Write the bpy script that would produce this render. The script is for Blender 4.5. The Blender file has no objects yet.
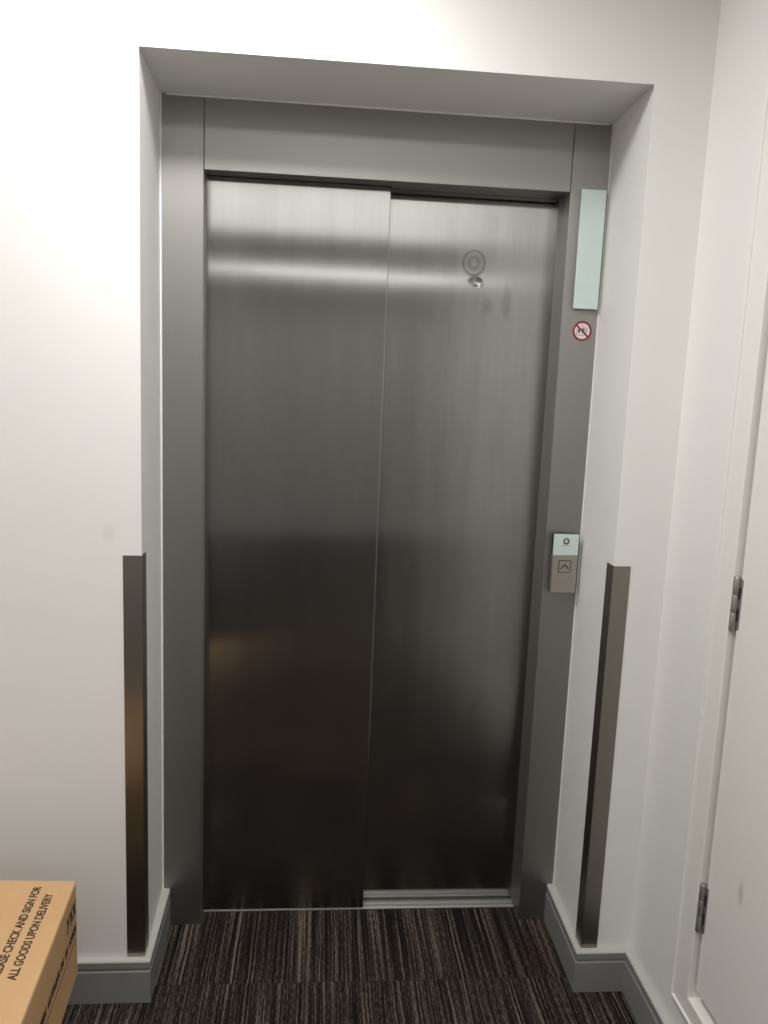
import bpy, bmesh, math, random
from mathutils import Vector, Matrix

random.seed(7)
scene = bpy.context.scene
COL = scene.collection

# ------------------------------------------------------------------ dimensions (metres)
XL, XLB, XR, XRB = -0.546, -0.556, 0.541, 0.5495          # sides of the lift recess in the front wall (front wall face is y = 0)
ZT = 2.1665                     # soffit of the recess
D = 0.265                       # depth of recess to the steel frame
W, JT = 0.4517, 2.0             # half width / height of the lift opening
Y1, Y2 = 0.3204, 0.3604         # front faces of the two door panels
XW = 0.6682                     # right wall
XLW = -1.45                     # left wall
XFR, YR = 2.45, -2.05           # the room widens to the right behind the camera
YB = -5.5                       # back wall
ZC = 2.48                       # ceiling
HS, TS = 0.1125, 0.017          # skirting

# ------------------------------------------------------------------ helpers
def link(name, bm, mat, parent=None, smooth=False, bevel=0.0, seg=2, ang=40):
    me = bpy.data.meshes.new(name)
    bmesh.ops.recalc_face_normals(bm, faces=bm.faces)
    bm.to_mesh(me)
    bm.free()
    uv = me.uv_layers.new(name='UVMap')
    for poly in me.polygons:
        n = poly.normal
        for li in poly.loop_indices:
            co = me.vertices[me.loops[li].vertex_index].co
            if abs(n.z) > 0.8:
                uv.data[li].uv = (co.x, co.y)
            else:
                uv.data[li].uv = (co.x + co.y, co.z)
    o = bpy.data.objects.new(name, me)
    COL.objects.link(o)
    for m in (mat if isinstance(mat, (list, tuple)) else [mat]):
        me.materials.append(m)
    if smooth:
        for p in me.polygons:
            p.use_smooth = True
    if bevel:
        md = o.modifiers.new('bevel', 'BEVEL')
        md.width = bevel
        md.segments = seg
        md.limit_method = 'ANGLE'
        md.angle_limit = math.radians(ang)
    if parent:
        o.parent = parent
    return o

def box(bm, x0, x1, y0, y1, z0, z1, mi=0):
    vs = [bm.verts.new((x, y, z)) for x in (x0, x1) for y in (y0, y1) for z in (z0, z1)]
    q = [(0, 1, 3, 2), (4, 6, 7, 5), (0, 4, 5, 1), (2, 3, 7, 6), (0, 2, 6, 4), (1, 5, 7, 3)]
    for f in q:
        fc = bm.faces.new([vs[i] for i in f])
        fc.material_index = mi
    return vs

def prism(bm, pts, vec):
    """extrude a closed planar polygon (list of 3D points) along vec"""
    vec = Vector(vec)
    a = [bm.verts.new(p) for p in pts]
    b = [bm.verts.new(Vector(p) + vec) for p in pts]
    n = len(a)
    bm.faces.new(a)
    bm.faces.new(b[::-1])
    for i in range(n):
        bm.faces.new([a[i], b[i], b[(i + 1) % n], a[(i + 1) % n]])

def cyl(bm, c, axis, r, h, n=24, r2=None):
    c = Vector(c)
    rot = Vector((0, 0, 1)).rotation_difference(Vector(axis)).to_matrix().to_4x4()
    bmesh.ops.create_cone(bm, cap_ends=True, segments=n, radius1=r, radius2=r if r2 is None else r2,
                          depth=h, matrix=Matrix.Translation(c) @ rot)

def thing(name, label, cat, loc=(0, 0, 0), rz=0, group=None):
    o = bpy.data.objects.new(name, None)
    o.empty_display_size = 0.05
    COL.objects.link(o)
    o.location = loc
    o.rotation_euler = (0, 0, rz)
    tag(o, label, cat, group)
    return o

def tag(o, label, cat, group=None):
    o['label'] = label
    o['category'] = cat
    if group:
        o['group'] = group
    return o

def struct(o):
    o['kind'] = 'structure'
    return o

# ------------------------------------------------------------------ materials
def new_mat(name):
    m = bpy.data.materials.new(name)
    m.use_nodes = True
    nt = m.node_tree
    return m, nt, nt.nodes['Principled BSDF']

def nd(nt, t, **kw):
    n = nt.nodes.new(t)
    for k, v in kw.items():
        if hasattr(n, k) and not k[0].isdigit():
            try:
                setattr(n, k, v)
                continue
            except Exception:
                pass
        n.inputs[k].default_value = v
    return n

def mth(nt, op, a, b=None, c=None, clamp=False):
    n = nt.nodes.new('ShaderNodeMath')
    n.operation = op
    n.use_clamp = clamp
    for i, v in enumerate((a, b, c)):
        if v is None:
            continue
        if isinstance(v, (int, float)):
            n.inputs[i].default_value = v
        else:
            nt.links.new(v, n.inputs[i])
    return n.outputs[0]

def noise(nt, vec, scale=1.0, detail=2.0, rough=0.5):
    n = nt.nodes.new('ShaderNodeTexNoise')
    n.inputs['Scale'].default_value = scale
    n.inputs['Detail'].default_value = detail
    n.inputs['Roughness'].default_value = rough
    nt.links.new(vec, n.inputs['Vector'])
    return n.outputs['Fac']

def objco(nt):
    return nt.nodes.new('ShaderNodeTexCoord').outputs['Object']

def sep(nt, vec):
    n = nt.nodes.new('ShaderNodeSeparateXYZ')
    nt.links.new(vec, n.inputs[0])
    return n.outputs

def comb(nt, x, y, z):
    n = nt.nodes.new('ShaderNodeCombineXYZ')
    for i, v in enumerate((x, y, z)):
        if isinstance(v, (int, float)):
            n.inputs[i].default_value = v
        else:
            nt.links.new(v, n.inputs[i])
    return n.outputs[0]

def mixc(nt, fac, a, b):
    n = nt.nodes.new('ShaderNodeMix')
    n.data_type = 'RGBA'
    if isinstance(fac, (int, float)):
        n.inputs[0].default_value = fac
    else:
        nt.links.new(fac, n.inputs[0])
    for i, v in ((6, a), (7, b)):
        if isinstance(v, tuple):
            n.inputs[i].default_value = (*v, 1) if len(v) == 3 else v
        else:
            nt.links.new(v, n.inputs[i])
    return n.outputs[2]

def ramp(nt, fac, stops):
    n = nt.nodes.new('ShaderNodeValToRGB')
    el = n.color_ramp.elements
    while len(el) < len(stops):
        el.new(0.5)
    for e, (p, c) in zip(el, stops):
        e.position = p
        e.color = (*c, 1) if len(c) == 3 else c
    nt.links.new(fac, n.inputs[0])
    return n.outputs[0]

def bump(nt, bsdf, h, strength=0.2, dist=0.002):
    n = nt.nodes.new('ShaderNodeBump')
    n.inputs['Strength'].default_value = strength
    n.inputs['Distance'].default_value = dist
    nt.links.new(h, n.inputs['Height'])
    nt.links.new(n.outputs[0], bsdf.inputs['Normal'])

def blob(nt, co, cx, cz, rx, rz, soft=2.0, ax=0):
    """soft elliptical mask round a point on a surface; ax = 0 uses x,z; ax = 1 uses y,z"""
    s = sep(nt, co)
    dx = mth(nt, 'DIVIDE', mth(nt, 'SUBTRACT', s[ax], cx), rx)
    dz = mth(nt, 'DIVIDE', mth(nt, 'SUBTRACT', s[2], cz), rz)
    r2 = mth(nt, 'ADD', mth(nt, 'MULTIPLY', dx, dx), mth(nt, 'MULTIPLY', dz, dz))
    return mth(nt, 'POWER', mth(nt, 'MAXIMUM', mth(nt, 'SUBTRACT', 1.0, r2), 0.0), soft), r2

def paint(name, col, rough=0.55, marks=(), var=0.03, bstr=0.06):
    m, nt, b = new_mat(name)
    co = objco(nt)
    n1 = noise(nt, co, 1.7, 3)
    dark = tuple(c * (1 - 2.2 * var) for c in col)
    c = mixc(nt, n1, dark, col)
    for (cx, cz, rx, rz, ax, k, cc) in marks:
        mk, _ = blob(nt, co, cx, cz, rx, rz, 1.2, ax)
        mk = mth(nt, 'MULTIPLY', mk, mth(nt, 'MULTIPLY', noise(nt, co, 60, 3), k), clamp=True)
        c = mixc(nt, mk, c, cc)
    nt.links.new(c, b.inputs['Base Color'])
    b.inputs['Roughness'].default_value = rough
    b.inputs['Specular IOR Level'].default_value = 0.35
    bump(nt, b, noise(nt, co, 260, 3), bstr, 0.001)
    return m

def steel(name, col, rough, aniso, streak=0.10, door=0, bumpk=0.0, rot=0.0):
    """vertically brushed stainless steel with soft vertical wiping streaks"""
    m, nt, b = new_mat(name)
    b.inputs['Metallic'].default_value = 1.0
    tg = nt.nodes.new('ShaderNodeTangent')
    tg.direction_type = 'UV_MAP'
    tg.uv_map = 'UVMap'
    nt.links.new(tg.outputs[0], b.inputs['Tangent'])
    b.inputs['Anisotropic'].default_value = aniso
    b.inputs['Anisotropic Rotation'].default_value = rot
    co = objco(nt)
    s = sep(nt, co)
    fine = noise(nt, comb(nt, mth(nt, 'MULTIPLY', s[0], 420), mth(nt, 'MULTIPLY', s[1], 420), mth(nt, 'MULTIPLY', s[2], 5)), 1, 2)
    wide = noise(nt, comb(nt, mth(nt, 'MULTIPLY', s[0], 16), mth(nt, 'MULTIPLY', s[1], 16), mth(nt, 'MULTIPLY', s[2], 1.3)), 1, 4, 0.6)
    clot = noise(nt, comb(nt, mth(nt, 'MULTIPLY', s[0], 7), mth(nt, 'MULTIPLY', s[1], 7), mth(nt, 'MULTIPLY', s[2], 4)), 1, 5, 0.62)
    v = mth(nt, 'ADD', mth(nt, 'MULTIPLY', mth(nt, 'SUBTRACT', fine, 0.5), 0.30),
            mth(nt, 'ADD', mth(nt, 'MULTIPLY', mth(nt, 'SUBTRACT', wide, 0.5), 1.4), mth(nt, 'MULTIPLY', mth(nt, 'SUBTRACT', clot, 0.5), 0.8)))
    val = mth(nt, 'ADD', 1.0, mth(nt, 'MULTIPLY', v, streak))
    base = nt.nodes.new('ShaderNodeVectorMath')
    base.operation = 'SCALE'
    base.inputs[0].default_value = col
    nt.links.new(val, base.inputs['Scale'])
    c = base.outputs[0]
    r = mth(nt, 'ADD', rough, mth(nt, 'MULTIPLY', mth(nt, 'SUBTRACT', wide, 0.5), 0.03))
    if door == 2:
        # round sucker-like smear, two smudges and a small dent
        mk, r2 = blob(nt, co, 0.235, 1.832, 0.033, 0.036)
        rr = mth(nt, 'SQRT', r2)
        ring = mth(nt, 'SUBTRACT', 1.0, mth(nt, 'DIVIDE', mth(nt, 'ABSOLUTE', mth(nt, 'SUBTRACT', rr, 0.86)), 0.16), clamp=True)
        ring2 = mth(nt, 'SUBTRACT', 1.0, mth(nt, 'DIVIDE', mth(nt, 'ABSOLUTE', mth(nt, 'SUBTRACT', rr, 0.40)), 0.22), clamp=True)
        patch = noise(nt, co, 45, 3)
        st = mth(nt, 'MULTIPLY', mth(nt, 'ADD', mth(nt, 'MULTIPLY', ring, 0.9), mth(nt, 'MULTIPLY', ring2, 0.7)), mth(nt, 'MULTIPLY', patch, 1.1), clamp=True)
        disc = mth(nt, 'MULTIPLY', mth(nt, 'LESS_THAN', rr, 0.95), 0.12)
        st = mth(nt, 'ADD', st, disc, clamp=True)
        for (px, pz, a, bb, k) in ((0.278, 1.722, 0.020, 0.026, 0.5), (0.328, 1.735, 0.016, 0.055, 0.5), (0.12, 1.69, 0.03, 0.02, 0.25)):
            t, _ = blob(nt, co, px, pz, a, bb, 1.0)
            st = mth(nt, 'ADD', st, mth(nt, 'MULTIPLY', mth(nt, 'MULTIPLY', t, k), noise(nt, co, 70, 3)), clamp=True)
        d1, _ = blob(nt, co, 0.229, 1.788, 0.010, 0.011, 0.8)
        d2, _ = blob(nt, co, 0.256, 1.777, 0.009, 0.007, 0.8)
        st = mth(nt, 'ADD', st, mth(nt, 'MULTIPLY', mth(nt, 'ADD', d1, d2), 0.55), clamp=True)
        c = mixc(nt, st, c, (0.10, 0.085, 0.07))
        r = mth(nt, 'ADD', r, mth(nt, 'MULTIPLY', st, 0.12))
        d3, _ = blob(nt, co, 0.243, 1.784, 0.020, 0.016, 2.0)
        bn = nt.nodes.new('ShaderNodeBump')
        bn.inputs['Strength'].default_value = 0.6
        bn.inputs['Distance'].default_value = 0.004
        bn.invert = True
        nt.links.new(d3, bn.inputs['Height'])
        nt.links.new(bn.outputs[0], b.inputs['Normal'])
    nt.links.new(c, b.inputs['Base Color'])
    nt.links.new(r, b.inputs['Roughness'])
    return m

def plain(name, col, rough=0.5, metal=0.0, spec=0.5, coat=0.0):
    m, nt, b = new_mat(name)
    co = objco(nt)
    n1 = noise(nt, co, 35, 3)
    c = mixc(nt, n1, tuple(x * 0.93 for x in col), col)
    nt.links.new(c, b.inputs['Base Color'])
    b.inputs['Roughness'].default_value = rough
    b.inputs['Metallic'].default_value = metal
    b.inputs['Specular IOR Level'].default_value = spec
    b.inputs['Coat Weight'].default_value = coat
    b.inputs['Coat Roughness'].default_value = 0.08
    return m

def carpet_mat():
    m, nt, b = new_mat('striped_carpet')
    co = objco(nt)
    s = sep(nt, co)
    ty = mth(nt, 'FLOOR', mth(nt, 'DIVIDE', mth(nt, 'SUBTRACT', s[1], 0.038), 0.5))
    tx = mth(nt, 'FLOOR', mth(nt, 'DIVIDE', mth(nt, 'ADD', s[0], 0.215), 0.5))
    off = mth(nt, 'ADD', mth(nt, 'MULTIPLY', ty, 3.71), mth(nt, 'MULTIPLY', tx, 1.37))
    wob = mth(nt, 'MULTIPLY', mth(nt, 'SUBTRACT', noise(nt, co, 9, 2), 0.5), 0.006)
    x = mth(nt, 'ADD', mth(nt, 'ADD', s[0], off), wob)
    fine = noise(nt, comb(nt, mth(nt, 'MULTIPLY', x, 190), mth(nt, 'MULTIPLY', s[1], 2.0), 0), 1, 1)
    mid = noise(nt, comb(nt, mth(nt, 'MULTIPLY', x, 85), mth(nt, 'MULTIPLY', s[1], 1.2), 5), 1, 1)
    wide = noise(nt, comb(nt, mth(nt, 'MULTIPLY', x, 17), mth(nt, 'MULTIPLY', s[1], 0.8), 9), 1, 1)
    dash = noise(nt, comb(nt, mth(nt, 'MULTIPLY', x, 230), mth(nt, 'MULTIPLY', s[1], 60), 3), 1, 3, 0.6)
    v = mth(nt, 'ADD', mth(nt, 'MULTIPLY', fine, 0.62), mth(nt, 'ADD', mth(nt, 'MULTIPLY', mid, 0.42),
        mth(nt, 'ADD', mth(nt, 'MULTIPLY', wide, 0.16), mth(nt, 'MULTIPLY', dash, 0.42))))
    v = mth(nt, 'ADD', mth(nt, 'MULTIPLY', mth(nt, 'SUBTRACT', v, 0.81), 2.5), 0.5, clamp=True)
    c = ramp(nt, v, [(0.12, CARPET[0]), (0.42, CARPET[1]), (0.62, CARPET[2]), (0.92, CARPET[3])])
    stain = None
    for (sx, sy, rx, ry, k) in ((-0.123, 0.147, 0.030, 0.032, 1.5), (0.05, 0.10, 0.16, 0.07, 0.5)):
        dx = mth(nt, 'DIVIDE', mth(nt, 'SUBTRACT', s[0], sx), rx)
        dy = mth(nt, 'DIVIDE', mth(nt, 'SUBTRACT', s[1], sy), ry)
        r2 = mth(nt, 'ADD', mth(nt, 'MULTIPLY', dx, dx), mth(nt, 'MULTIPLY', dy, dy))
        mk = mth(nt, 'MULTIPLY', mth(nt, 'MAXIMUM', mth(nt, 'SUBTRACT', 1.0, r2), 0.0), mth(nt, 'MULTIPLY', noise(nt, co, 40, 3), k), clamp=True)
        c = mixc(nt, mk, c, (0.022, 0.017, 0.014))
    # thin joint between carpet tiles
    fy = mth(nt, 'FRACT', mth(nt, 'DIVIDE', mth(nt, 'SUBTRACT', s[1], 0.038), 0.5))
    seam = mth(nt, 'LESS_THAN', mth(nt, 'ABSOLUTE', mth(nt, 'SUBTRACT', fy, 0.5)), 0.4965)
    c = mixc(nt, mth(nt, 'MULTIPLY', mth(nt, 'SUBTRACT', 1.0, seam), 0.35), c, (0.02, 0.016, 0.014))
    nt.links.new(c, b.inputs['Base Color'])
    b.inputs['Roughness'].default_value = 0.95
    b.inputs['Specular IOR Level'].default_value = 0.1
    bump(nt, b, mth(nt, 'ADD', mth(nt, 'MULTIPLY', v, 0.5), dash), 0.7, 0.003)
    return m

CARPET = [(0.007, 0.0055, 0.005), (0.019, 0.0145, 0.0125), (0.052, 0.041, 0.035), (0.145, 0.118, 0.098)]

def card_mat():
    m, nt, b = new_mat('brown_cardboard')
    co = objco(nt)
    s = sep(nt, co)
    flute = noise(nt, comb(nt, mth(nt, 'MULTIPLY', s[0], 160), mth(nt, 'MULTIPLY', s[1], 6), mth(nt, 'MULTIPLY', s[2], 6)), 1, 2)
    n1 = noise(nt, co, 6, 4)
    v = mth(nt, 'ADD', mth(nt, 'MULTIPLY', flute, 0.3), mth(nt, 'MULTIPLY', n1, 0.7))
    c = mixc(nt, v, (0.50, 0.30, 0.145), (0.60, 0.385, 0.20))
    nt.links.new(c, b.inputs['Base Color'])
    b.inputs['Roughness'].default_value = 0.75
    b.inputs['Specular IOR Level'].default_value = 0.25
    bump(nt, b, v, 0.15, 0.001)
    return m

WALLC = (0.80, 0.79, 0.77)
M_wall = paint('white_wall_paint', WALLC, 0.6,
               marks=((-0.6185, 1.155, 0.02, 0.025, 0, 0.35, (0.45, 0.42, 0.38)), (-0.66, 1.09, 0.02, 0.02, 0, 0.2, (0.5, 0.47, 0.43))))
M_ceil = paint('ceiling_paint', (0.82, 0.81, 0.79), 0.8)
M_back = paint('back_wall_paint', (0.46, 0.455, 0.44), 0.7)
M_door = paint('white_door_gloss_paint', (0.79, 0.775, 0.74), 0.38,
               marks=((-0.436, 0.563, 0.013, 0.035, 1, 0.9, (0.35, 0.33, 0.27)),), var=0.015, bstr=0.02)
M_skirtop = paint('skirting_top_tone', (0.50, 0.49, 0.475), 0.45, var=0.04, bstr=0.03)  # paler tone on the upper edge of the skirting
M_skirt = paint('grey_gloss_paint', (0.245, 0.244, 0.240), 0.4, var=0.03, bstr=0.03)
M_doorL = steel('brushed_steel_door', (0.385, 0.38, 0.368), 0.165, 1.0, 0.20, 1)
M_doorR = steel('brushed_steel_door_marked', (0.385, 0.38, 0.368), 0.165, 1.0, 0.27, 2)
M_frame = steel('brushed_steel_frame', (0.36, 0.35, 0.335), 0.52, 0.5, 0.03)
M_guard = steel('brushed_steel_guard', (0.33, 0.31, 0.275), 0.36, 0.7, 0.05)
M_call = steel('brushed_steel_panel', (0.55, 0.52, 0.47), 0.40, 0.6, 0.06)
M_alu = plain('aluminium_sill', (0.44, 0.435, 0.42), 0.5, 1.0)
M_chrome = plain('hinge_steel', (0.40, 0.39, 0.365), 0.42, 0.8)
M_dark = plain('dark_gap', (0.012, 0.012, 0.011), 0.6)
M_glass = plain('pale_green_backed_glass', (0.62, 0.74, 0.71), 0.25, 0.0, 0.5, 0.6)
M_glass2 = plain('pale_green_call_glass', (0.64, 0.75, 0.71), 0.25, 0.0, 0.5, 0.6)
M_reflection = plain('reflection_tone', (0.62, 0.66, 0.62), 0.3)  # pale tone for the reflection painted on the indicator glass
M_ink = plain('black_print', (0.030, 0.022, 0.020), 0.7)
M_inkg = plain('grey_print', (0.16, 0.19, 0.19), 0.6)
M_lines = plain('dark_engraving', (0.03, 0.027, 0.023), 0.6)
M_red = plain('red_vinyl', (0.28, 0.012, 0.035), 0.45)
M_white = plain('white_vinyl', (0.80, 0.77, 0.76), 0.45)
M_pgrey = plain('grey_vinyl_print', (0.30, 0.31, 0.30), 0.5)
M_pblack = plain('black_vinyl_print', (0.03, 0.025, 0.03), 0.5)
M_caulk = plain('white_sealant', (0.80, 0.79, 0.76), 0.5)
M_card = card_mat()
M_tape = plain('brown_parcel_tape', (0.42, 0.25, 0.11), 0.3)
M_shaft = plain('dark_shaft', (0.02, 0.02, 0.02), 0.9)
M_carpet = carpet_mat()
M_light = plain('lamp_housing', (0.75, 0.75, 0.74), 0.5)

# ------------------------------------------------------------------ room shell
bm = bmesh.new()
# U-shaped front wall, extruded in depth
prism(bm, [(XLW, 0, 0), (XL, 0, 0), (XL, 0, ZT), (XR, 0, ZT), (XR, 0, 0), (XW + 0.2, 0, 0), (XW + 0.2, 0, ZC), (XLW, 0, ZC)], (0, 0.46, 0))
bm.edges.ensure_lookup_table()
sel = []
for e in bm.edges:
    a, b_ = e.verts[0].co, e.verts[1].co
    if abs(a.y) < 1e-6 and abs(b_.y) < 1e-6:
        mx, mz = (a.x + b_.x) / 2, (a.z + b_.z) / 2
        if (abs(mx - XL) < 1e-5 or abs(mx - XR) < 1e-5) and mz < ZT or abs(mz - ZT) < 1e-5 and XL < mx < XR:
            sel.append(e)
for v in bm.verts:
    if v.co.y > 0.1 and abs(v.co.x - XL) < 1e-5:
        v.co.x -= 0.0174
    if v.co.y > 0.1 and abs(v.co.x - XR) < 1e-5:
        v.co.x += 0.0148
bmesh.ops.bevel(bm, geom=sel, offset=0.0025, segments=2, affect='EDGES', profile=0.5)
struct(link('wall_front', bm, M_wall))

bm = bmesh.new()
box(bm, XLW - 0.1, XFR + 0.1, YB - 0.1, 0.3178, -0.06, 0.0)
struct(link('floor', bm, M_carpet))
bm = bmesh.new()
box(bm, XLW - 0.1, XFR + 0.1, YB - 0.1, 0.46, ZC, ZC + 0.06)
struct(link('ceiling', bm, M_ceil))
bm = bmesh.new()
box(bm, XLW - 0.1, XLW, YB - 0.1, 0.46, 0, ZC)
struct(link('wall_left', bm, M_wall))
bm = bmesh.new()
box(bm, XLW, XFR, YB - 0.1, YB, 0, ZC)
struct(link('wall_back', bm, M_back))
bm = bmesh.new()
box(bm, XLB - 0.005, XRB + 0.005, 0.44, 0.46, 0.0, ZT)
struct(link('wall_lift_shaft', bm, M_shaft))

# right wall with an opening for the riser cupboard door
FY0, FY1 = -0.240, -1.060       # outer edges of the cupboard frame along y
FZ0, FZ1 = 0.183, 2.300         # its lower and upper outer edges
FW = 0.066                      # face width of the frame
FB = 0.046                      # face width of the bottom member
bm = bmesh.new()
x0, x1 = XW, XW + 0.2
ins = 0.02
box(bm, x0, x1, FY0 - ins, 0.0, 0, ZC)
box(bm, x0, x1, YR, FY1 + ins, 0, ZC)
box(bm, x0, x1, FY1 + ins, FY0 - ins, 0, FZ0 + ins)
box(bm, x0, x1, FY1 + ins, FY0 - ins, FZ1 - ins, ZC)
bmesh.ops.remove_doubles(bm, verts=bm.verts, dist=1e-6)
struct(link('wall_right', bm, M_wall))
bm = bmesh.new()
box(bm, XFR, XFR + 0.1, YB, YR + 0.1, 0, ZC)
box(bm, XW + 0.2, XFR, YR, YR + 0.1, 0, ZC)
struct(link('wall_right_far', bm, M_wall))

# ------------------------------------------------------------------ cupboard door (door_1)
door1 = bpy.data.objects.new('door_1', None)
COL.objects.link(door1)
door1.location = (XW, (FY0 + FY1) / 2, FZ0)
struct(door1)
def under(o, par):
    """parent keeping world placement (parents here are unrotated or use world-built meshes)"""
    o.parent = par
    o.matrix_parent_inverse = Matrix.Translation(par.location).inverted()
    return o

bm = bmesh.new()
def frame_ring(xa, xb, y_out, y_in, z_lo, z_li, z_hi_in, z_hi, y2_in, y2_out):
    # four mitred-looking members of rectangular section between x = xa (face) and xb (back)
    box(bm, xa, xb, y_in, y_out, z_lo, z_hi)
    box(bm, xa, xb, y2_out, y2_in, z_lo, z_hi)
    box(bm, xa, xb, y2_in, y_in, z_lo, z_li)
    box(bm, xa, xb, y2_in, y_in, z_hi_in, z_hi)
# flat face of the frame, 1 mm proud of the wall, deep enough to hold the rebate
frame_ring(XW - 0.0035, XW + 0.09, FY0 - 0.004, FY0 - FW, FZ0 + 0.004, FZ0 + FB, FZ1 - FW, FZ1 - 0.004, FY1 + FW, FY1 + 0.004)
under(link('door_frame', bm, M_door, None, bevel=0.0015), door1)
bm = bmesh.new()
# raised lip (bead) running round the outside of the frame
frame_ring(XW - 0.008, XW + 0.012, FY0, FY0 - 0.0055, FZ0, FZ0 + 0.0065, FZ1 - 0.0065, FZ1, FY1 + 0.0055, FY1)
under(link('frame_bead', bm, M_door, None, bevel=0.002), door1)
# door leaf sits back inside the frame
DX = XW + 0.008
GS, GB = 0.009, 0.026      # gap beside and below the leaf
bm = bmesh.new()
box(bm, DX, DX + 0.035, FY1 + FW + 0.004, FY0 - FW - GS, FZ0 + FB + GB, FZ1 - FW - 0.004)
under(link('door_leaf', bm, M_door, None, bevel=0.003, seg=3), door1)
bm = bmesh.new()
box(bm, DX + 0.0355, DX + 0.06, FY1 + FW, FY0 - FW, FZ0 + FB, FZ1 - FW)
under(link('door_stop', bm, M_door, None), door1)

def hinge(z0, z1):
    yk, xk = FY0 - FW - 0.0050, XW + 0.002
    bm = bmesh.new()
    box(bm, XW - 0.0015, DX + 0.012, FY0 - FW - 0.0005, FY0 - FW + 0.0012, z0 + 0.003, z1 - 0.003)      # leaf on frame
    box(bm, DX - 0.0018, DX + 0.001, yk - 0.014, yk, z0 + 0.003, z1 - 0.003)                             # leaf on door
    h = under(link('hinge', bm, M_chrome, None, bevel=0.0006), door1)
    n = 3
    seg = (z1 - z0) / n
    for i in range(n):
        bm = bmesh.new()
        cyl(bm, (xk, yk, z0 + seg * (i + 0.5)), (0, 0, 1), 0.0066, seg - 0.0007, 20)
        k = link('knuckle', bm, M_chrome, None, smooth=False, bevel=0.0008)
        for p in k.data.polygons:
            p.use_smooth = abs(p.normal.z) < 0.5
        k.parent = h
    bm = bmesh.new()
    cyl(bm, (xk, yk, (z0 + z1) / 2), (0, 0, 1), 0.0042, z1 - z0, 12)
    cyl(bm, (xk, yk, z1), (0, 0, 1), 0.0058, 0.004, 16, 0.004)
    cyl(bm, (xk, yk, z0), (0, 0, 1), 0.004, 0.004, 16, 0.0058)
    p = link('hinge_pin', bm, M_chrome, None)
    p.parent = h
    bm = bmesh.new()
    zm = (z0 + z1) / 2
    box(bm, DX - 0.0030, DX - 0.0005, yk - 0.0105, yk - 0.0068, zm + 0.010, zm + 0.034)
    box(bm, DX - 0.0030, DX - 0.0005, yk - 0.0105, yk - 0.0068, zm - 0.034, zm - 0.010)
    g = link('hinge_gap', bm, M_dark, None)
    g.parent = h
    return h
for z0 in (0.390, 1.051, 1.840):
    hinge(z0, z0 + 0.108)

# ------------------------------------------------------------------ skirting boards
def skirt_profile():
    # (distance out from the wall, height)
    return [(0.0, 0.0), (TS, 0.0), (TS, 0.0835), (TS - 0.0045, 0.0860), (TS - 0.0045, 0.0895), (TS - 0.0005, 0.0915),
            (TS - 0.0005, 0.1085), (TS - 0.003, HS), (0.0, HS)]

def skirting(name, path):
    """path: list of (x, y, nx, ny) wall-line points with the mitre offset direction at each"""
    pr = skirt_profile()
    bm = bmesh.new()
    rings = []
    for (x, y, nx, ny) in path:
        rings.append([bm.verts.new((x + nx * d, y + ny * d, z)) for d, z in pr])
    n = len(pr)
    for a, b_ in zip(rings, rings[1:]):
        for i in range(n):
            fc = bm.faces.new([a[i], a[(i + 1) % n], b_[(i + 1) % n], b_[i]])
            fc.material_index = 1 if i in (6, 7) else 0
    bm.faces.new(rings[0])
    bm.faces.new(rings[-1][::-1])
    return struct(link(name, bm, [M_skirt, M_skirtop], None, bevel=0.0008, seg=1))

e = 0.0004
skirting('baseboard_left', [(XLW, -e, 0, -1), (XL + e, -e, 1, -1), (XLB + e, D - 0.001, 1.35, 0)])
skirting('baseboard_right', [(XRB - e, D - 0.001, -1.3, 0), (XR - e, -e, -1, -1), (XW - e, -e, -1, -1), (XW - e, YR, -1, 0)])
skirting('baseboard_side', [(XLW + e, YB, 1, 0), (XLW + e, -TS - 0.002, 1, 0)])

# ------------------------------------------------------------------ white sealant lines beside the steel frame
bm = bmesh.new()
box(bm, XLB + 0.0003, XLB + 0.0055, D - 0.004, D + 0.004, HS, ZT)
struct(link('trim_1', bm, M_caulk, bevel=0.0015))
bm = bmesh.new()
box(bm, XRB - 0.0045, XRB - 0.0003, D - 0.004, D + 0.004, HS, ZT)
struct(link('trim_2', bm, M_caulk, bevel=0.0015))
bm = bmesh.new()
box(bm, XL + 0.006, XR - 0.006, D - 0.003, D + 0.004, ZT - 0.004, ZT - 0.0002)
struct(link('trim_3', bm, M_caulk, bevel=0.001))

# ------------------------------------------------------------------ lift entrance
lift = thing('lift', 'brushed steel lift entrance with two closed sliding doors set in the white wall recess', 'lift', (0, D, 0))
G = 0.0012
bm = bmesh.new()
box(bm, XLB + 0.0006, -W, D, D + 0.035, 0, ZT - 0.0006)
box(bm, -W - 0.020, -W, D + 0.035, Y1 - 0.004, 0, ZT - 0.0006)
under(link('jamb', bm, M_frame, None, bevel=0.0012), lift)
bm = bmesh.new()
box(bm, W, XRB - 0.0006, D, D + 0.045, 0, ZT - 0.0006)
box(bm, W, W + 0.020, D + 0.045, Y2 + 0.012, 0, ZT - 0.0006)
under(link('jamb', bm, M_frame, None, bevel=0.0012), lift)
bm = bmesh.new()
box(bm, -W + G, W - G, D + 0.0005, D + 0.035, JT, ZT - 0.0006)
box(bm, -W + G, W - G, D + 0.035, Y1 - 0.006, JT, JT + 0.02)
under(link('header', bm, M_frame, None, bevel=0.0012), lift)
# sliding door panels
bm = bmesh.new()
box(bm, -W - 0.03, 0.0060, Y1, Y1 + 0.030, 0.0042, JT + 0.05)
o = under(link('sliding_door', bm, M_doorL, None, bevel=0.0015), lift)
bm = bmesh.new()
box(bm, -0.05, W + 0.03, Y2, Y2 + 0.030, 0.006, JT + 0.05)
o = under(link('sliding_door', bm, M_doorR, None, bevel=0.0015), lift)
o['label'] = 'right hand steel door panel with a round smear and small dent near the top'
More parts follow.
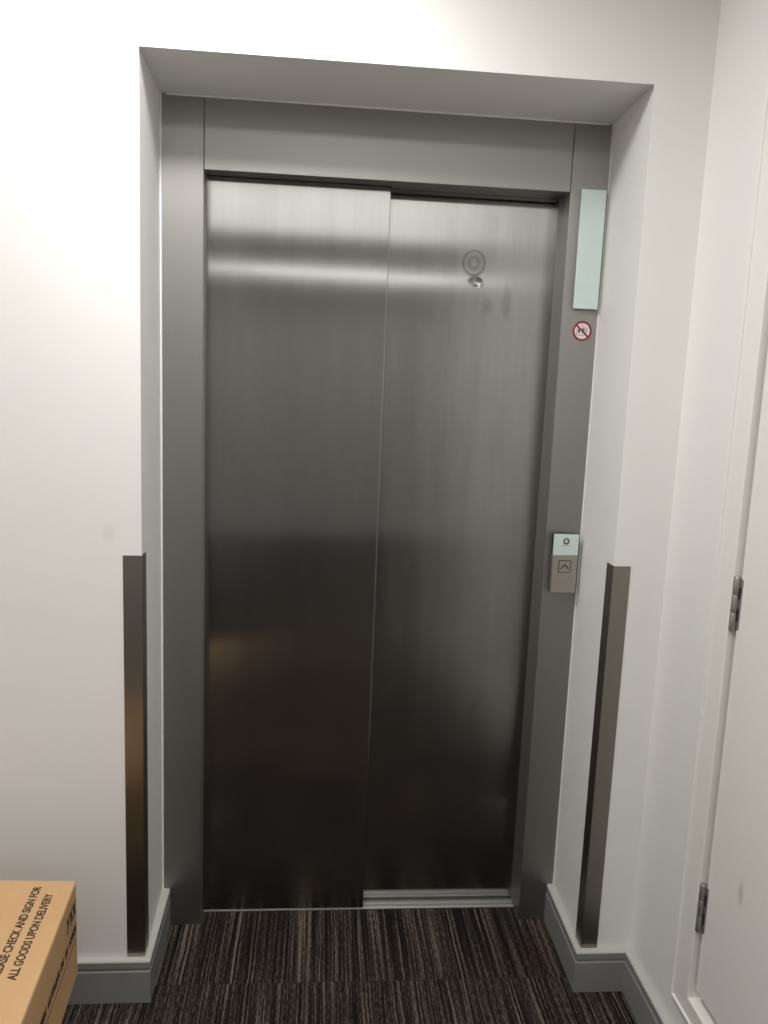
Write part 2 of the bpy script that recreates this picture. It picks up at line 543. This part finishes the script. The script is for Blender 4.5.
# soft kicks: track hanger strip seen as a dark line above the doors
bm = bmesh.new()
box(bm, 0.010, W - 0.001, Y1 + 0.001, Y2 - 0.002, JT + 0.004, JT + 0.02)
under(link('door_track', bm, M_frame, None), lift)
# grooved aluminium sill
bm = bmesh.new()
pts = [(0, 0.3182, -0.03), (0, 0.3182, 0.0032), (0, 0.3215, 0.0032), (0, 0.3222, 0.0012), (0, 0.3245, 0.0012), (0, 0.3250, 0.0036),
       (0, 0.3385, 0.0036), (0, 0.3388, 0.0020), (0, 0.3402, 0.0020), (0, 0.3405, 0.0036),
       (0, 0.3530, 0.0036), (0, 0.3540, -0.012), (0, 0.3740, -0.012), (0, 0.3745, 0.0036), (0, 0.40, 0.0036), (0, 0.40, -0.03)]
prism(bm, [(-W + 0.0005, y, z) for _, y, z in pts], (2 * W - 0.001, 0, 0))
o = under(link('sill', bm, M_alu, None, bevel=0.0004, seg=1), lift)
o['label'] = 'ribbed aluminium sill under the doors'

# ------------------------------------------------------------------ corner guards
def guard(name, xc, sgn, label):
    t = 0.0016
    bm = bmesh.new()
    # L section wrapped over the outside corner (front leg on wall, side leg in recess)
    xf, xi = xc + sgn * 0.041, xc - sgn * t
    pts = [(xi, -t, HS), (xf, -t, HS), (xf, -0.0002, HS), (xc - sgn * 0.0002, -0.0002, HS), (xc - sgn * 0.0002, 0.0416, HS), (xi, 0.0416, HS)]
    prism(bm, pts, (0, 0, 1.1068 - HS))
    o = link(name, bm, M_guard, None, bevel=0.0009, seg=2)
    tag(o, label, 'corner guard', 'steel corner guards beside the lift')
    return o
guard('corner_guard', XL, -1, 'tall brushed steel corner guard on wall edge left of the lift, above skirting')
guard('corner_guard', XR, 1, 'tall brushed steel corner guard on wall edge right of the lift')

# ------------------------------------------------------------------ landing indicator
ind = thing('indicator_panel', 'tall pale green glass lift indicator panel on the upper right of the steel frame', 'indicator', (0.508, D, 1.717))
bm = bmesh.new()
box(bm, 0.478, 0.5375, 0.2545, D - 0.0002, 1.7195, 2.003)
under(link('housing', bm, M_frame, None, bevel=0.001), ind)
bm = bmesh.new()
box(bm, 0.4755, 0.5390, 0.2500, 0.2543, 1.717, 2.006)
under(link('glass_face', bm, M_glass, None, bevel=0.0012), ind)
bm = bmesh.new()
box(bm, 0.5085, 0.5120, 0.2495, 0.24995, 1.847, 1.857)  # faint reflection on the glass, put in as a small pale plate
o = under(link('reflection_mark', bm, M_reflection, None), ind)
o.name = 'painted_reflection'

# ------------------------------------------------------------------ no-lift-in-fire sticker
SX, SZ, SY = 0.5075, 1.6634, D
st = thing('prohibition_sticker', 'small round red and white prohibition sticker on the steel frame under the indicator panel', 'sticker', (SX, SY, SZ))
bm = bmesh.new()
cyl(bm, (SX, SY - 0.0004, SZ), (0, 1, 0), 0.0250, 0.0006, 48)
under(link('disc', bm, M_white, None), st)
bm = bmesh.new()
def ring(bm, cx, cz, y0, y1, r0, r1, n=48, a0=0.0, a1=2 * math.pi):
    full = abs(a1 - a0 - 2 * math.pi) < 1e-6
    m = n if full else n + 1
    vs = []
    for i in range(m):
        a = a0 + (a1 - a0) * i / n
        c, s = math.cos(a), math.sin(a)
        vs.append([bm.verts.new((cx + r * c, y, cz + r * s)) for r, y in ((r0, y0), (r1, y0), (r1, y1), (r0, y1))])
    for i in range(n):
        A, B = vs[i], vs[(i + 1) % m]
        for k in range(4):
            bm.faces.new([A[k], A[(k + 1) % 4], B[(k + 1) % 4], B[k]])
    if not full:
        bm.faces.new(vs[0]); bm.faces.new(vs[-1][::-1])
def stroke(bm, p, q, w, y0, y1):
    """flat bar in an x-z plane from p to q"""
    p, q = Vector((p[0], 0, p[1])), Vector((q[0], 0, q[1]))
    d = (q - p).normalized()
    n = Vector((-d.z, 0, d.x)) * w / 2
    prism(bm, [Vector((v.x, y0, v.z)) for v in (p + n, q + n, q - n, p - n)], (0, y1 - y0, 0))
ring(bm, SX, SZ, SY - 0.0016, SY - 0.0007, 0.0200, 0.0250)
stroke(bm, (SX - 0.0165, SZ + 0.0150), (SX + 0.0165, SZ - 0.0150), 0.0046, SY - 0.0015, SY - 0.0007)
under(link('red_ring_and_slash', bm, M_red, None), st)
bm = bmesh.new()
ya, yb = SY - 0.0012, SY - 0.0007
# lift car outline with two standing figures
for a, b_ in (((-0.0135, -0.0100), (-0.0135, 0.0060)), ((-0.0135, -0.0105), (0.0050, -0.0105)), ((-0.004, 0.0125), (0.0040, 0.0125)), ((0.0060, -0.005), (0.0060, 0.0110)),
              ((0.0095, -0.0060), (0.0095, 0.0090)), ((0.0125, -0.0045), (0.0125, 0.0075))):
    stroke(bm, (SX + a[0], SZ + a[1]), (SX + b_[0], SZ + b_[1]), 0.0016, ya, yb)
under(link('pictogram_lines', bm, M_pgrey, None), st)
bm = bmesh.new()
for fx in (-0.0080, 0.0020):
    stroke(bm, (SX + fx, SZ - 0.005), (SX + fx, SZ + 0.0050), 0.0044, ya, yb)
    cyl(bm, (SX + fx, (ya + yb) / 2, SZ + 0.0070), (0, 1, 0), 0.0017, 0.0005, 16)
under(link('pictogram_figures', bm, M_pblack, None), st)

# ------------------------------------------------------------------ call button panel
cp = thing('call_panel', 'small steel call button box with pale green glass top on lift frame', 'call button', (0.5005, D, 0.978))
CX0, CX1, CY = 0.4675, 0.5345, 0.2400
bm = bmesh.new()
box(bm, CX0 + 0.002, CX1 - 0.002, CY + 0.004, D - 0.0002, 0.9805, 1.1335)
under(link('back_box', bm, M_dark, None, bevel=0.001), cp)
bm = bmesh.new()
box(bm, CX0, CX1, CY, CY + 0.016, 0.978, 1.0795)
under(link('steel_face', bm, M_call, None, bevel=0.0012), cp)
bm = bmesh.new()
box(bm, CX0, CX1, CY, CY + 0.006, 1.0800, 1.1360)
gl = under(link('glass_face', bm, M_glass2, None, bevel=0.001), cp)
bm = bmesh.new()
ring(bm, 0.5005, 1.1180, CY - 0.0006, CY - 0.0001, 0.0048, 0.0090, 40)
stroke(bm, (0.4965, 1.1115), (0.5045, 1.1115), 0.0030, CY - 0.0006, CY - 0.0001)
stroke(bm, (0.4966, 1.1160), (0.4966, 1.1220), 0.0016, CY - 0.0006, CY - 0.0001)
stroke(bm, (0.5044, 1.1160), (0.5044, 1.1220), 0.0016, CY - 0.0006, CY - 0.0001)
under(link('emblem', bm, M_inkg, None), cp)
bm = bmesh.new()
xx = 0.4885
while xx < 0.5130:
    wd = random.uniform(0.0011, 0.0018)
    box(bm, xx, xx + wd, CY - 0.0004, CY - 0.0001, 1.1050, 1.1068 + random.uniform(0, 0.0004))
    xx += wd + 0.0006
under(link('lettering', bm, plain('faint_grey_print', (0.30, 0.37, 0.355), 0.6), None), cp)
bcx, bcz, bh = 0.5010, 1.0497, 0.0158
bm = bmesh.new()
box(bm, bcx - bh, bcx + bh, CY - 0.0012, CY - 0.0001, bcz - bh, bcz + bh)
btn = under(link('push_button', bm, M_call, None, bevel=0.0006), cp)
bm = bmesh.new()
w_ = 0.0016
for a, b_ in (((-1, -1), (1, -1)), ((1, -1), (1, 1)), ((1, 1), (-1, 1)), ((-1, 1), (-1, -1))):
    q = bh
    dx, dz = (b_[0] - a[0]) / 2, (b_[1] - a[1]) / 2
    stroke(bm, (bcx + a[0] * q - dx * w_ / 2, bcz + a[1] * q - dz * w_ / 2), (bcx + b_[0] * q + dx * w_ / 2, bcz + b_[1] * q + dz * w_ / 2), w_, CY - 0.0016, CY - 0.0001)
o = link('button_outline', bm, M_lines, None)
o.parent = btn; o.matrix_parent_inverse = Matrix.Identity(4)
bm = bmesh.new()
prism(bm, [(bcx + a, CY - 0.0017, bcz + b_) for a, b_ in ((-0.0120, -0.0060), (0, 0.0075), (0.0120, -0.0060), (0.0098, -0.0078), (0, 0.0034), (-0.0098, -0.0078))], (0, 0.0005, 0))
o = link('up_arrow', bm, M_lines, None)
o.parent = btn; o.matrix_parent_inverse = Matrix.Identity(4)

# ------------------------------------------------------------------ cardboard boxes
LIFT = 0.075     # the loose top flaps rise towards the middle seam
def carton(name, label, loc, rz, sx, sy, sz, printed):
    """origin at the bottom of the far right corner; body runs to -x and -y"""
    t = thing(name, label, 'box', loc, rz, None)
    th = 0.004
    bm = bmesh.new()
    box(bm, -sx, 0, -sy, 0, 0, sz - th - 0.0004)
    link('carton_body', bm, M_card, t, bevel=0.003, seg=2)
    rise = LIFT * (sx / 2) if printed else 0.0
    for k in (0, 1):
        bm = bmesh.new()
        xo, xi = (-sx, -sx / 2 - 0.001) if k == 0 else (0, -sx / 2 + 0.001)
        vs = box(bm, min(xo, xi), max(xo, xi), -sy, 0, sz - th, sz)
        for v in vs:
            if abs(v.co.x - xi) < 1e-6:
                v.co.z += rise
        link('top_flap', bm, M_card, t, bevel=0.0018, seg=2)
    if not printed:
        bm = bmesh.new()
        box(bm, -sx / 2 - 0.025, -sx / 2 + 0.025, -sy - 0.0005, 0.0005, sz + 0.0001, sz + 0.0004)
        link('parcel_tape', bm, M_tape, t)
    return t

def text_mesh(name, body, mat, parent, M, length, cap):
    cu = bpy.data.curves.new(name, 'FONT')
    cu.body = body
    cu.size = 1.0
    cu.extrude = 0.006
    cu.offset = 0.028
    cu.space_word = 0.85
    tmp = bpy.data.objects.new(name, cu)
    COL.objects.link(tmp)
    bpy.context.view_layer.update()
    dg = bpy.context.evaluated_depsgraph_get()
    me = bpy.data.meshes.new_from_object(tmp.evaluated_get(dg))
    bpy.data.objects.remove(tmp)
    xs = [v.co.x for v in me.vertices]
    ys = [v.co.y for v in me.vertices]
    sx = length / (max(xs) - min(xs))
    sy = cap / (max(ys) - min(ys))
    x0_, y0_ = min(xs), min(ys)
    for v in me.vertices:
        v.co = M @ Vector(((v.co.x - x0_) * sx, (v.co.y - y0_) * sy, v.co.z * 0.02 + 0.00025))
        v.co.z += LIFT * -v.co.x
    me.materials.clear()
    me.materials.append(mat)
    o = bpy.data.objects.new(name, me)
    COL.objects.link(o)
    o.parent = parent
    return o

BW, BL, BH = 0.46, 0.52, 0.2155
bx = carton('cardboard_box', 'brown cardboard box printed PLEASE CHECK AND SIGN FOR on top, at lower left', (-0.6419, -0.200, 0.232), math.radians(3.86), BW, BL, BH, True)
inv = (Matrix.Translation(bx.location) @ Matrix.Rotation(math.radians(3.86), 4, 'Z')).inverted()
def on_top(px, py, ang):
    # local frame of lettering lying on the top: x along reading direction (away from camera), y to the left
    p = inv @ Vector((px, py, 0.4475))
    a = math.radians(90 + 3.07) - math.radians(3.86)
    R = Matrix(((math.cos(a), -math.sin(a), 0, p.x), (math.sin(a), math.cos(a), 0, p.y), (0, 0, 1, BH + 0.0001), (0, 0, 0, 1)))
    return R
text_mesh('printed_text', 'PLEASE CHECK AND SIGN FOR', M_ink, bx, on_top(-0.6882, -0.4815, 0), 0.257, 0.0165)
text_mesh('printed_text', 'ALL GOODS UPON DELIVERY', M_ink, bx, on_top(-0.6590, -0.4860, 0), 0.240, 0.0165)
# illegible dark print on the side facing the lift
def sstroke(bm, s0, z0, s1, z1, w):
    p, q = Vector((0, -s0, z0)), Vector((0, -s1, z1))
    d = (q - p).normalized()
    n = Vector((0, -d.z, d.y)) * w / 2
    prism(bm, [Vector((0.0002, v.y, v.z)) for v in (p + n, q + n, q - n, p - n)], (0.0004, 0, 0))
bm = bmesh.new()
zt, zb = 0.181, 0.151
for s0 in (0.012, 0.037, 0.062):
    sstroke(bm, s0, zt, s0 + 0.018, zb, 0.0075)
    if s0 < 0.05:
        sstroke(bm, s0 + 0.018, zt, s0, zb, 0.0075)
    else:
        sstroke(bm, s0 + 0.018, zt, s0 + 0.009, (zt + zb) / 2, 0.0075)
link('side_lettering', bm, M_ink, bx)
bm = bmesh.new()
s0 = 0.012
while s0 < 0.40:
    wd = random.choice((0.006, 0.008, 0.009))
    if random.random() < 0.86:
        sstroke(bm, s0, 0.127, s0, 0.108, 0.0038)
        sstroke(bm, s0, random.choice((0.1245, 0.1175, 0.1105)), s0 + wd, random.choice((0.1245, 0.1175, 0.1105)), 0.0042)
        sstroke(bm, s0 + wd, 0.126, s0 + wd, 0.109, 0.0024)
    s0 += wd + 0.0035
link('side_lettering', bm, M_ink, bx)
bm = bmesh.new()
s0 = 0.02
while s0 < 0.40:
    wd = random.uniform(0.004, 0.010)
    sstroke(bm, s0, 0.0925, s0 + wd, 0.0925, 0.0036)
    s0 += wd + 0.003
link('side_lettering', bm, plain('faded_print', (0.12, 0.08, 0.05), 0.7), bx)
# the box stands on another one, set further to the left
carton('cardboard_box', 'plain brown cardboard box underneath the printed box', (-0.775, -0.215, 0.0), math.radians(1.0), 0.42, 0.46, 0.2312, False)

# ------------------------------------------------------------------ lights
def area(name, loc, size, power, col, size_y=None, rot=(0, 0, 0), spread=180):
    ld = bpy.data.lights.new(name, 'AREA')
    ld.energy = power
    ld.color = col
    ld.shape = 'RECTANGLE' if size_y else 'DISK'
    ld.size = size
    if size_y:
        ld.size_y = size_y
    ld.spread = math.radians(spread)
    o = bpy.data.objects.new(name, ld)
    COL.objects.link(o)
    o.location = loc
    o.rotation_euler = rot
    return o
area('overhead_light', (-0.38, -0.46, ZC - 0.012), 0.30, 13, (1.0, 0.99, 0.968))
area('overhead_light', (-0.10, -1.20, ZC - 0.012), 0.30, 6, (1.0, 0.99, 0.968))  # added fill with no known fitting, placed so the doors don't mirror it
area('overhead_light', (0.40, -2.32, ZC - 0.012), 3.20, 17, (1.0, 0.99, 0.968), 1.30)
area('overhead_light', (0.45, -4.68, ZC - 0.012), 3.40, 16, (1.0, 0.99, 0.968), 0.20)

wd = bpy.data.worlds.new('world')
wd.use_nodes = True
wd.node_tree.nodes['Background'].inputs[0].default_value = (0.02, 0.02, 0.02, 1)
scene.world = wd

# ------------------------------------------------------------------ camera
cam = bpy.data.cameras.new('camera')
cam.sensor_fit = 'VERTICAL'
cam.sensor_height = 36.0
cam.lens = 790.30 / 1024 * 36.0
cam.clip_start = 0.02
co = bpy.data.objects.new('camera', cam)
COL.objects.link(co)
RX, RY, RZ = 1.4165730829, 0.0402379367, -0.0841163148
co.matrix_world = Matrix.Translation((-0.15513, -1.76735, 1.49597)) @ (Matrix.Rotation(RZ, 4, 'Z') @ Matrix.Rotation(RX, 4, 'X') @ Matrix.Rotation(RY, 4, 'Z'))
scene.camera = co

scene.view_settings.view_transform = 'Standard'
scene.view_settings.look = 'None'
scene.view_settings.exposure = 0.40
scene.view_settings.gamma = 1.0
try:
    scene.cycles.use_denoising = True
    scene.cycles.max_bounces = 12
    scene.cycles.diffuse_bounces = 8
    scene.cycles.sample_clamp_indirect = 6.0
except Exception:
    pass
